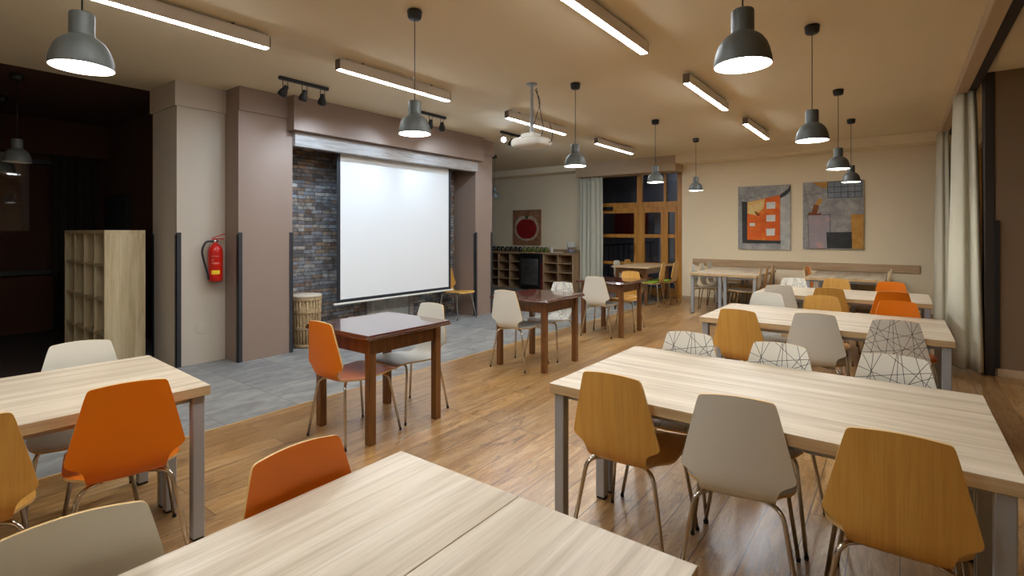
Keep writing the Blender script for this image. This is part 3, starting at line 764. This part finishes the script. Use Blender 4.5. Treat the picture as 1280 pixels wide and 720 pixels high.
# ------------------------------------------------------------------ fluorescent fixtures (local y = length)
def fixture(L=1.48):
    r = empty('fluorescent_light'); h = L / 2
    m = MB().box(-.034, .034, -h + .004, h - .004, -.1265, -.034, c=.002).box(-.02, .02, -h + .02, h - .02, -.036, -.018, c=.002)
    m.build('housing', 'fixture', r)
    MB().box(-.027, .027, -h + .01, h - .01, -.1305, -.1268).build('diffuser', 'fluor', r)
    for s in (-1, 1):
        MB().box(-.0345, .0345, s * h - .004, s * h + .004, -.129, -.033, c=.002).build('end_cap', 'cap', r)
        MB().box(-.012, .012, s * h * .62 - .01, s * h * .62 + .01, -.02, 0, c=.002).build('bracket', 'cap', r)
        MB().tube([(0, s * h * .86, -.03), (0, s * h * .86, 0)], .004, 6).build('hanger', 'cap', r)
    return r
fx = fixture(); FG = 'ceiling fluorescent lights'
for i, (x, y, lb) in enumerate([
        (-4.19, 1.43, 'long fluorescent ceiling light cut by the picture top, above the extinguisher column'),
        (-4.19, 3.57, 'long fluorescent ceiling light between two black spotlight tracks'),
        (-4.18, 6.14, 'long fluorescent ceiling light behind the projector pole'),
        (-4.17, 8.64, 'long fluorescent ceiling light near the curtain by the glazed door'),
        (-1.74, 3.43, 'long fluorescent ceiling light cut by picture top, first in the row over oak tables'),
        (-1.74, 5.98, 'long fluorescent ceiling light, second in the row over oak tables'),
        (-1.74, 8.48, 'long fluorescent ceiling light, last in the row before the paintings')]):
    o = fx if i == 0 else copy_tree(fx); o.location = (x, y, CEIL - .001); tag(o, lb, 'ceiling light', FG)

# unseen fixtures added along the row to brighten the shaded chair backs
for x, y in ((-1.74, .92), (-1.74, -1.60)):
    o = copy_tree(fx); o.location = (x, y, CEIL - .001); tag(o, 'unseen fluorescent light added behind the viewer to brighten the chair backs', 'ceiling light', 'added ceiling lights behind the viewer')

# ------------------------------------------------------------------ spotlight tracks
def spot_part(parent, y, direction, lens='spotlens', power=None):
    d = Vector(direction).normalized(); piv = Vector((0, y, -.12))
    h = MB().tube([(0, y - .028, -.03), (0, y - .028, -.12)], .004, 6).tube([(0, y + .028, -.03), (0, y + .028, -.12)], .004, 6).tube([(0, y - .03, -.12), (0, y + .03, -.12)], .006, 6)
    h.build('bracket', 'black', parent)
    q = Vector((0, 0, -1)).rotation_difference(d).to_matrix().to_4x4(); mt = Matrix.Translation(piv) @ q
    s = MB().lathe([(.001, .035), (.02, .033), (.026, .02), (.028, -.005), (.04, -.03), (.046, -.06), (.047, -.085), (.044, -.085), (.042, -.06), (.02, -.03), (.001, -.03)], 20, mat=mt).build('spot_head', 'black', parent)
    MB().lathe([(.001, -.066), (.04, -.066), (.04, -.062), (.001, -.062)], 20, mat=mt).build('lens', lens, s)
    return piv, d
def track(x, y0, y1, label, heads):
    r = empty('spotlight_track', (x, (y0 + y1) / 2, CEIL - .001)); L = y1 - y0
    MB().box(-.02, .02, -L / 2, L / 2, -.035, 0, c=.003).build('bar', 'black', r)
    for i, (target, lens, power) in enumerate(heads):
        yl = (-.38 + .38 * i) * L; wp = Vector((x, (y0 + y1) / 2 + yl, CEIL - .12)); d = (Vector(target) - wp).normalized()
        spot_part(r, yl, d, lens)
        if power:
            ld = bpy.data.lights.new('spot_beam', 'SPOT'); ld.energy = power; ld.spot_size = math.radians(100); ld.spot_blend = .8; ld.shadow_soft_size = .03; ld.color = (.55, .76, 1)
            lo_ = bpy.data.objects.new('spot_beam', ld); COL.objects.link(lo_); lo_.location = wp + d * .1
            lo_.rotation_euler = d.to_track_quat('-Z', 'Y').to_euler()
    return tag(r, label, 'spotlight', 'black spotlight tracks')
track(-5.22, 2.82, 3.40, 'black three-spot ceiling track near the fire extinguisher pillar', [((-6.28, 2.5, 1.5), 'spotlens', 5), ((-5.95, 3.1, 1.5), 'spotlens', 9), ((-6.45, 3.9, 1.3), 'bluelens', 22)])
track(-5.20, 4.70, 5.28, 'black spotlight track half hidden behind a pendant lamp above the screen', [((-6.45, 3.75, 1.2), 'spotlens', 22), ((-6.1, 5.2, 1.2), 'spotlens', 10), ((-6.45, 6.5, 1.3), 'spotlens', 22)])
track(-5.18, 6.54, 7.12, 'black spotlight track by the projector with a glaring spot', [((-2.8, 3.4, 1.3), 'spotlens', 12), ((-5.95, 6.9, 1.4), 'spotlens', 9), ((-6.9, 11.3, 1.2), 'spotlens', 40)])

# ------------------------------------------------------------------ projector
pj = empty('ceiling_projector', (-3.27, 4.68, CEIL - .001))
MB().lathe([(.001, -.012), (.06, -.012), (.062, 0), (.001, 0)], 24).lathe([(.012, -.3), (.016, -.3), (.016, -.012)], 16).lathe([(.023, -.55), (.023, -.28), (.012, -.275)], 16).lathe([(.001, -.55), (.03, -.55), (.03, -.54), (.001, -.54)], 16).build('mount_pole', 'steel', pj)
def superell(cx, cy, cz, a, b, c, e=.45, nu=36, nv=18):
    f = lambda v, p: math.copysign(abs(v) ** p, v); m = MB(); vs = []; fs = []
    for j in range(nv + 1):
        ph = -PI / 2 + PI * j / nv
        for i in range(nu):
            th = 2 * PI * i / nu; k = f(math.cos(ph), .6)
            vs.append((cx + a * k * f(math.cos(th), e), cy + b * k * f(math.sin(th), e), cz + c * f(math.sin(ph), .6)))
    for j in range(nv):
        for i in range(nu): i2 = (i + 1) % nu; fs.append((j * nu + i, j * nu + i2, (j + 1) * nu + i2, (j + 1) * nu + i))
    return m.add(vs, fs, 0, True)
pb = superell(-.01, 0, -.655, .205, .16, .062).build('body', 'whitep', pj)
MB().box(-.1, .08, -.08, .08, -.612, -.55, c=.012).build('bracket_plate', 'whitep', pj)
MB().lathe([(.001, .03), (.036, .03), (.04, 0), (.04, -.03)], 20, mat=Matrix.Translation((-.2, .05, -.66)) @ Matrix.Rotation(-PI / 2, 4, 'Y')).build('lens', 'black', pb)
vt = MB()
for i in range(8): vt.box(-.10 + .025 * i, -.088 + .025 * i, -.162, -.156, -.67, -.64)
vt.build('vent', 'fixture', pb)
MB().tube(fillet([(.03, .02, -.06), (.10, .03, -.2), (.05, .0, -.4), (.03, 0, -.45)], .05), .004, 6).tube(fillet([(.05, .02, -.05), (.09, .05, -.35), (.11, .08, -.5), (.08, .05, -.6)], .06), .004, 6).tube(fillet([(.2, .05, -.45), (.24, .06, -.56), (.22, .06, -.66), (.17, .05, -.665)], .03), .004, 6).build('cable', 'black', pj)
tag(pj, 'white projector hanging from the ceiling on a steel pole', 'projector')

# ------------------------------------------------------------------ projection screen
ps = empty('projection_screen', (-6.06, 5.18, 0))
MB().box(-.03, .03, -1.14, 1.14, 2.60, 2.685, c=.012).build('case', 'whitep', ps)
MB().box(-.0015, .0015, -1.10, 1.10, .515, 2.61).build('border', 'navy', ps)
MB().box(.0016, .003, -1.045, 1.045, .56, 2.605).build('projection_cloth', 'screen', ps)
MB().box(-.012, .016, -1.15, 1.15, .49, .517, c=.006).build('bottom_bar', 'whitep', ps)
tag(ps, 'white pull-down projection screen hanging in the stone niche', 'screen')

# ------------------------------------------------------------------ extinguisher
fe = empty('fire_extinguisher', (-6.195, 2.60, .92))
MB().lathe([(.001, .0), (.066, .0), (.074, .012), (.075, .03), (.075, .34), (.068, .38), (.045, .41), (.024, .42), (.024, .44), (.001, .44)], 28).build('cylinder', 'red', fe)
MB().tube([(0, 0, .43), (0, 0, .475)], .018, 12).tube([(0, -.03, .455), (0, .03, .455)], .01, 10).build('valve', 'chrome', fe)
MB().box(-.012, .012, -.045, .09, .475, .487, c=.003).add([(-.01, -.03, .49), (.01, -.03, .49), (.01, .10, .535), (-.01, .10, .535), (-.01, -.03, .50), (.01, -.03, .50), (.01, .10, .545), (-.01, .10, .545)], [(0, 1, 2, 3), (7, 6, 5, 4), (0, 4, 5, 1), (1, 5, 6, 2), (2, 6, 7, 3), (3, 7, 4, 0)]).build('handle', 'red', fe)
MB().tube(fillet([(0, -.03, .455), (0, -.10, .455), (.01, -.15, .36), (.02, -.13, .24), (.03, -.09, .08), (.03, -.085, .03)], .06, 8), .0115, 10).build('hose', 'black', fe)
def arc(r, a0, a1, z0, z1, n=10):
    vs = []; fs = []
    for i in range(n + 1):
        a = math.radians(a0 + (a1 - a0) * i / n)
        for z in (z0, z1): vs.append((r * math.cos(a), r * math.sin(a), z))
    for i in range(n): fs.append((2 * i, 2 * i + 2, 2 * i + 3, 2 * i + 1))
    return vs, fs
m = MB(); m.add(*arc(.0756, -70, 25, .08, .31), 0, True); m.add(*arc(.0762, -55, 12, .085, .13), 1, True)
for z, a0, a1 in ((.285, -60, 10), (.25, -50, -35), (.235, -52, -38), (.21, -55, 15), (.20, -50, 5)): m.add(*arc(.0762, a0, a1, z, z + .006), 2, True)
m.build('label', ['red', 'yellow', 'labelr'], fe)
MB().box(-.084, -.07, -.03, .03, .1, .38, c=.003).build('wall_bracket', 'black', fe)
tag(fe, 'red fire extinguisher with black hose hung on the pale column', 'fire extinguisher')
tag(MB().lathe([(.001, .0012), (.072, .0012), (.075, .0006), (.075, 0)], 28, mat=Matrix.Translation((-6.279, 2.49, .40)) @ Matrix.Rotation(PI / 2, 4, 'Y')).build('wall_cover_plate', 'column'), 'round painted cover plate low on the pale column', 'cover plate')

# ------------------------------------------------------------------ wicker basket
M['wicker_pale'] = plain('pale_woven_lid', rgb(206, 190, 170), .8, 0, .12, 40, .3)
wb = empty('wicker_basket', (-6.15, 3.69, 0)); m = MB(); Hb = .64
def rb(z): return .15 + (.18 - .15) * z / Hb
for k in range(26):
    a = 2 * PI * k / 26; m.tube([(rb(z) * math.cos(a), rb(z) * math.sin(a), z) for z in (.01, .2, .42, Hb)], .0105, 6)
m.lathe([(.001, .012), (rb(0) - .012, .012), (rb(.3) - .011, .3), (rb(Hb) - .01, Hb), (rb(Hb) - .02, Hb), (rb(.3) - .02, .3), (rb(0) - .02, .02), (.001, .02)], 28)
m.build('body', 'wicker', wb)
for z in (.03, .25, .46, .62):
    m = MB()
    for k in range(3):
        rr = rb(z) + .006; m.tube([(rr * math.cos(2 * PI * i / 40), rr * math.sin(2 * PI * i / 40), z + .012 * (k - 1) + .004 * math.sin(i * PI)) for i in range(41)], .007, 6)
    m.build('hoop', 'wicker', wb)
MB().lathe([(.001, .68), (.10, .678), (.178, .672), (.190, .664), (.191, .648), (.184, .642), (.001, .642)], 32).build('lid', 'wicker_pale', wb)
tag(wb, 'tall round wicker basket with a pale lid at foot of the stone wall', 'basket')

# ------------------------------------------------------------------ cubby shelf by the column
def cubby(name, xs, zs, y0, y1, mat, t=.022, back=True):
    r = empty(name, (0, 0, 0)); x0, x1, z0, z1 = xs[0], xs[-1], zs[0], zs[-1]
    MB().box(x0, x1, y0, y1, z1 - t, z1, c=.002).build('top_panel', mat, r)
    MB().box(x0, x1, y0, y1, z0, z0 + t, c=.002).build('bottom_panel', mat, r)
    for x in (x0, x1):
        a, b = (x, x + t) if x == x0 else (x - t, x)
        MB().box(a, b, y0, y1, z0 + t, z1 - t, c=.002).build('side_panel', mat, r)
    for x in xs[1:-1]: MB().box(x - t * .35, x + t * .35, y0 + .006, y1 - .006, z0 + t, z1 - t).build('divider', mat, r)
    for z in zs[1:-1]:
        for a, b in zip(xs, xs[1:]): MB().box(a + t * .36, b - t * .36, y0 + .008, y1 - .006, z - t * .35, z + t * .35).build('shelf_board', mat, r)
    if back: MB().box(x0 + .004, x1 - .004, y1 - .006, y1 - .001, z0 + .004, z1 - .004).build('back_panel', mat, r)
    return r
sh = cubby('cubby_shelf', [-8.26 + .39 * i for i in range(5)], [.0, .375, .75, 1.125, 1.5], 1.71, 2.08, 'oak_v', .036)
tag(sh, 'tall oak cubby shelf with sixteen open compartments beside the column', 'shelf')

# cabinet row under the apple painting
CY0, CY1 = 10.80, FW - .02
xsl = [-9.42, -9.04, -8.66, -8.28, -7.90]; zz = [0, .24, .47, .70, .93]
c1 = cubby('cubby_cabinet', xsl, zz, CY0, CY1, 'cab', .024); tag(c1, 'brown oak cubby cabinet beside the fridge, partly behind the taupe pillar', 'cabinet', 'cubby cabinets under the apple painting')
c2 = cubby('cubby_cabinet', [-7.21, -6.77, -6.33], zz, CY0, CY1, 'cab', .024); tag(c2, 'brown oak cubby cabinet between the fridge and the curtain', 'cabinet', 'cubby cabinets under the apple painting')
tag(MB().box(-9.44, -6.31, CY0 - .015, CY1, .931, .955, c=.003).box(-9.44, -6.31, CY1 - .02, CY1, .955, 1.03, c=.003).build('cabinet_top', 'cab'), 'long oak top board lying across the cabinets and fridge', 'countertop')
fr = empty('drinks_fridge', (-7.555, 10.74, 0))
MB().box(-.33, .33, .0, .5, .02, .92, c=.008).build('body', 'black', fr)
m = MB(); m.box(-.33, -.27, -.035, -.001, .05, .9, c=.006).box(.27, .33, -.035, -.001, .05, .9, c=.006).box(-.27, .27, -.035, -.001, .05, .13, c=.006).box(-.27, .27, -.035, -.001, .8, .9, c=.006)
dd = m.build('door', 'black', fr); MB().box(-.27, .27, -.022, -.016, .13, .8).build('pane', 'glass', dd)
MB().box(-.268, .268, -.0095, -.002, .13, .8).build('interior', 'p_grey', fr)
for z in (.38, .6): MB().box(-.268, .268, -.014, -.0098, z, z + .012).build('rack', 'steel', fr)
m = MB().box(.3305, .3325, .0, .45, .03, .9, 0); m.box(.3326, .333, .0, .45, .7, .9, 1)
m.tube([(.333, .18 + .05 * math.sin(i * 1.1), .12 + .03 * i) for i in range(18)], .012, 6, 2)
m.build('side_sticker', ['maroon', 'navy', 'p_white'], fr)
for x in (-.3, .3): MB().box(x - .02, x + .02, .05, .09, 0, .02).build('foot', 'rubber', fr)
tag(fr, 'black drinks fridge with a glass door and red side, set between cubby cabinets', 'fridge')
JG = 'jars along the cabinet top'
def jar(mat, h, r_, lab):
    o = empty('jar'); MB().lathe([(.001, 0), (r_, 0), (r_ * 1.02, .01), (r_ * 1.02, h * .78), (r_ * .86, h * .86), (r_ * .86, h * .88), (.001, h * .88)], 16).build('body', mat, o)
    MB().lathe([(.001, h), (r_ * .9, h), (r_ * .92, h * .87), (.001, h * .87)], 16).build('lid', 'black' if mat != 'jarw' else 'whitep', o); return o
M['jard'] = plain('dark_jar_glass', rgb(34, 34, 26), .2); M['jarg'] = plain('green_jar', rgb(96, 110, 44), .3); M['jarw'] = plain('pale_jar', rgb(206, 204, 190), .4)
jd = jar('jard', .13, .05, ''); jg = jar('jarg', .13, .048, ''); jw = jar('jarw', .14, .05, '')
for i in range(8):
    o = jd if i == 0 else copy_tree(jd); o.location = (-9.2 + i * .15, 11.12, .956); tag(o, 'small dark jar in the row on the cabinet top', 'jar', 'dark jars on the cabinet')
for i in range(6):
    o = jg if i == 0 else copy_tree(jg); o.location = (-7.98 + i * .135, 11.1, .956); tag(o, 'small green jar in the row on the cabinet top', 'jar', 'green jars on the cabinet')
jw.location = (-7.12, 11.08, .956); tag(jw, 'pale jar at the end of the jar row on the cabinet', 'jar')
nh = empty('napkin_dispenser', (-6.52, 11.05, .956))
MB().box(-.09, .09, -.07, .07, 0, .015, c=.004).box(-.09, -.075, -.05, .05, .015, .26, c=.003).build('stand', 'steel', nh)
MB().box(-.07, .09, -.06, .06, .14, .27, c=.01).build('container', 'whitep', nh)
MB().box(-.05, .07, -.05, .05, .016, .09, c=.006).build('napkins', 'p_pink', nh)
tag(nh, 'small white dispenser standing on the end of the cabinet top', 'dispenser')
tag(MB().box(-7.0, -6.74, 10.86, 11.04, .956, .972, c=.005).build('paper_tray', 'whitep'), 'flat white tray lying on the cabinet top', 'tray')

# ------------------------------------------------------------------ wall board behind the tables
tag(MB().box(-3.62, .28, FW - .025, FW - .001, .755, .90, c=.003).build('wall_board_strip', 'oak_h'), 'long oak board fixed along the wall behind the end tables', 'wall board')

# ------------------------------------------------------------------ paintings
def painting(name, x0, x1, z0, z1, mats, shapes, label):
    W, Hh = x1 - x0, z1 - z0; m = MB().box(0, W, -.035, 0, 0, Hh, 0)
    dep = -.0352
    for mi, pts in shapes:
        dep -= .0004; m.poly([(p[0] * W, dep, p[1] * Hh) for p in pts], mi)
    o = m.build(name, mats, None, (x0, FW - .002, z0)); tag(o, label, 'painting'); return o
def R(x0, x1, z0, z1): return [(x0, z0), (x1, z0), (x1, z1), (x0, z1)]
def px(l, t, w, h): return lambda *P: [((a - l) / w, 1 - (b - t) / h) for a, b in P]
q = px(90, 108, 415, 522)
painting('picture', -2.68, -1.715, 1.125, 2.415, ['p_grey', 'p_pale', 'p_dark', 'p_orange', 'p_cream', 'p_white', 'p_rust'], [
    (1, q((432, 200), (432, 628), (503, 628), (503, 180))[::1]), (2, q((122, 232), (125, 580), (430, 580), (430, 552), (168, 548), (168, 236))),
    (3, q((166, 238), (166, 551), (426, 556), (426, 188))), (4, q((168, 240), (168, 330), (230, 350), (300, 290), (310, 214))),
    (2, q((426, 218), (470, 195), (505, 160), (505, 108), (488, 140), (426, 188))), (6, q((225, 312), (235, 340), (258, 356), (270, 345), (245, 322))),
    (5, q((320, 245), (320, 298), (390, 296), (390, 243))), (5, q((320, 350), (320, 402), (390, 400), (390, 347))), (5, q((318, 460), (320, 516), (385, 514), (388, 458))), (5, q((186, 412), (186, 438), (230, 438), (230, 412)))],
    'abstract painting with an orange block and pale squares on grey')
q = px(90, 78, 500, 557)
grid = []
for i in range(6): grid.append((1, q((300 + 55 * i - 2, 82), (300 + 55 * i - 2, 214), (300 + 55 * i + 2, 214), (300 + 55 * i + 2, 82))))
for j in range(4): grid.append((1, q((300, 82 + 44 * j - 2), (300, 82 + 44 * j + 2), (577, 82 + 44 * j + 2), (577, 82 + 44 * j - 2))))
painting('picture', -1.50, -.525, 1.155, 2.435, ['p_grey', 'p_dark', 'p_gold', 'p_blue', 'p_pink', 'p_rust'], [
    (2, q((170, 80), (200, 100), (255, 128), (300, 130), (300, 80))), (3, q((300, 80), (300, 214), (578, 214), (578, 80)))] + grid + [
    (1, q((131, 350), (142, 630), (322, 630), (322, 350))), (4, q((135, 354), (146, 628), (318, 628), (318, 354))),
    (5, q((135, 332), (135, 352), (245, 352), (245, 334), (212, 340), (228, 272), (185, 264), (165, 330))), (2, q((190, 262), (230, 272), (262, 230), (232, 210))),
    (2, q((488, 352), (498, 630), (588, 630), (588, 352))), (1, q((290, 496), (295, 626), (498, 626), (496, 494)))],
    'abstract grey painting with a grid, a black block and gold strips')
ap = []
n = 36
for i in range(n):
    a = 2 * PI * i / n; r_ = .37 * (1 - .10 * math.exp(-((a - PI / 2) / .28) ** 2) - .05 * math.exp(-((a - 3 * PI / 2) / .25) ** 2))
    ap.append((.5 + r_ * 1.0 * math.cos(a), .46 + r_ * .80 * math.sin(a)))
halo = [(.5 + (x - .5) * 1.2, .48 + (z - .46) * 1.3) for x, z in ap]
painting('picture', -8.54, -7.62, 1.13, 2.08, ['p_border', 'p_halo', 'p_apple', 'p_dark'], [
    (1, halo), (2, ap),
    (3, [(.49, .72), (.52, .72), (.53, .8), (.60, .86), (.57, .80), (.53, .77), (.50, .79), (.44, .85), (.41, .84), (.46, .79)])],
    'painting of a red apple on a cream ground above the cabinets')

# ------------------------------------------------------------------ screen on the dark side-room wall
tv = empty('wall_television', (-9.4, 2.575, 1.75)); MB().box(-.45, .45, -.03, .02, -.28, .28, c=.006).build('casing', 'black', tv)
MB().box(-.43, .43, -.032, -.0305, -.26, .26).build('display', 'navy', tv)
tag(tv, 'black flat television on the wall of the unlit side room', 'television')

# ------------------------------------------------------------------ camera, world, output
cam = bpy.data.cameras.new('camera'); co = bpy.data.objects.new('camera', cam); COL.objects.link(co)
cam.sensor_fit = 'HORIZONTAL'; cam.sensor_width = 36; cam.lens = 18.0; cam.shift_x = 0; cam.shift_y = -70 / 1280
co.location = (0, 0, 1.48); co.rotation_euler = (PI / 2, 0, math.atan2(485, 640)); cam.clip_start = .02
SC.camera = co
wd = bpy.data.worlds.new('world'); SC.world = wd; wd.use_nodes = True
wd.node_tree.nodes['Background'].inputs[0].default_value = (.004, .005, .009, 1)
wd.node_tree.nodes['Background'].inputs[1].default_value = 1
SC.view_settings.view_transform = 'Standard'; SC.view_settings.look = 'None'; SC.view_settings.gamma = 1; SC.view_settings.use_curve_mapping = False
SC.view_settings.exposure = 0.85
SC.cycles.use_denoising = True
SC.cycles.max_bounces = 8; SC.cycles.diffuse_bounces = 5; SC.cycles.glossy_bounces = 4; SC.cycles.transparent_max_bounces = 12
SC.cycles.sample_clamp_indirect = 6; SC.cycles.caustics_reflective = False; SC.cycles.caustics_refractive = False
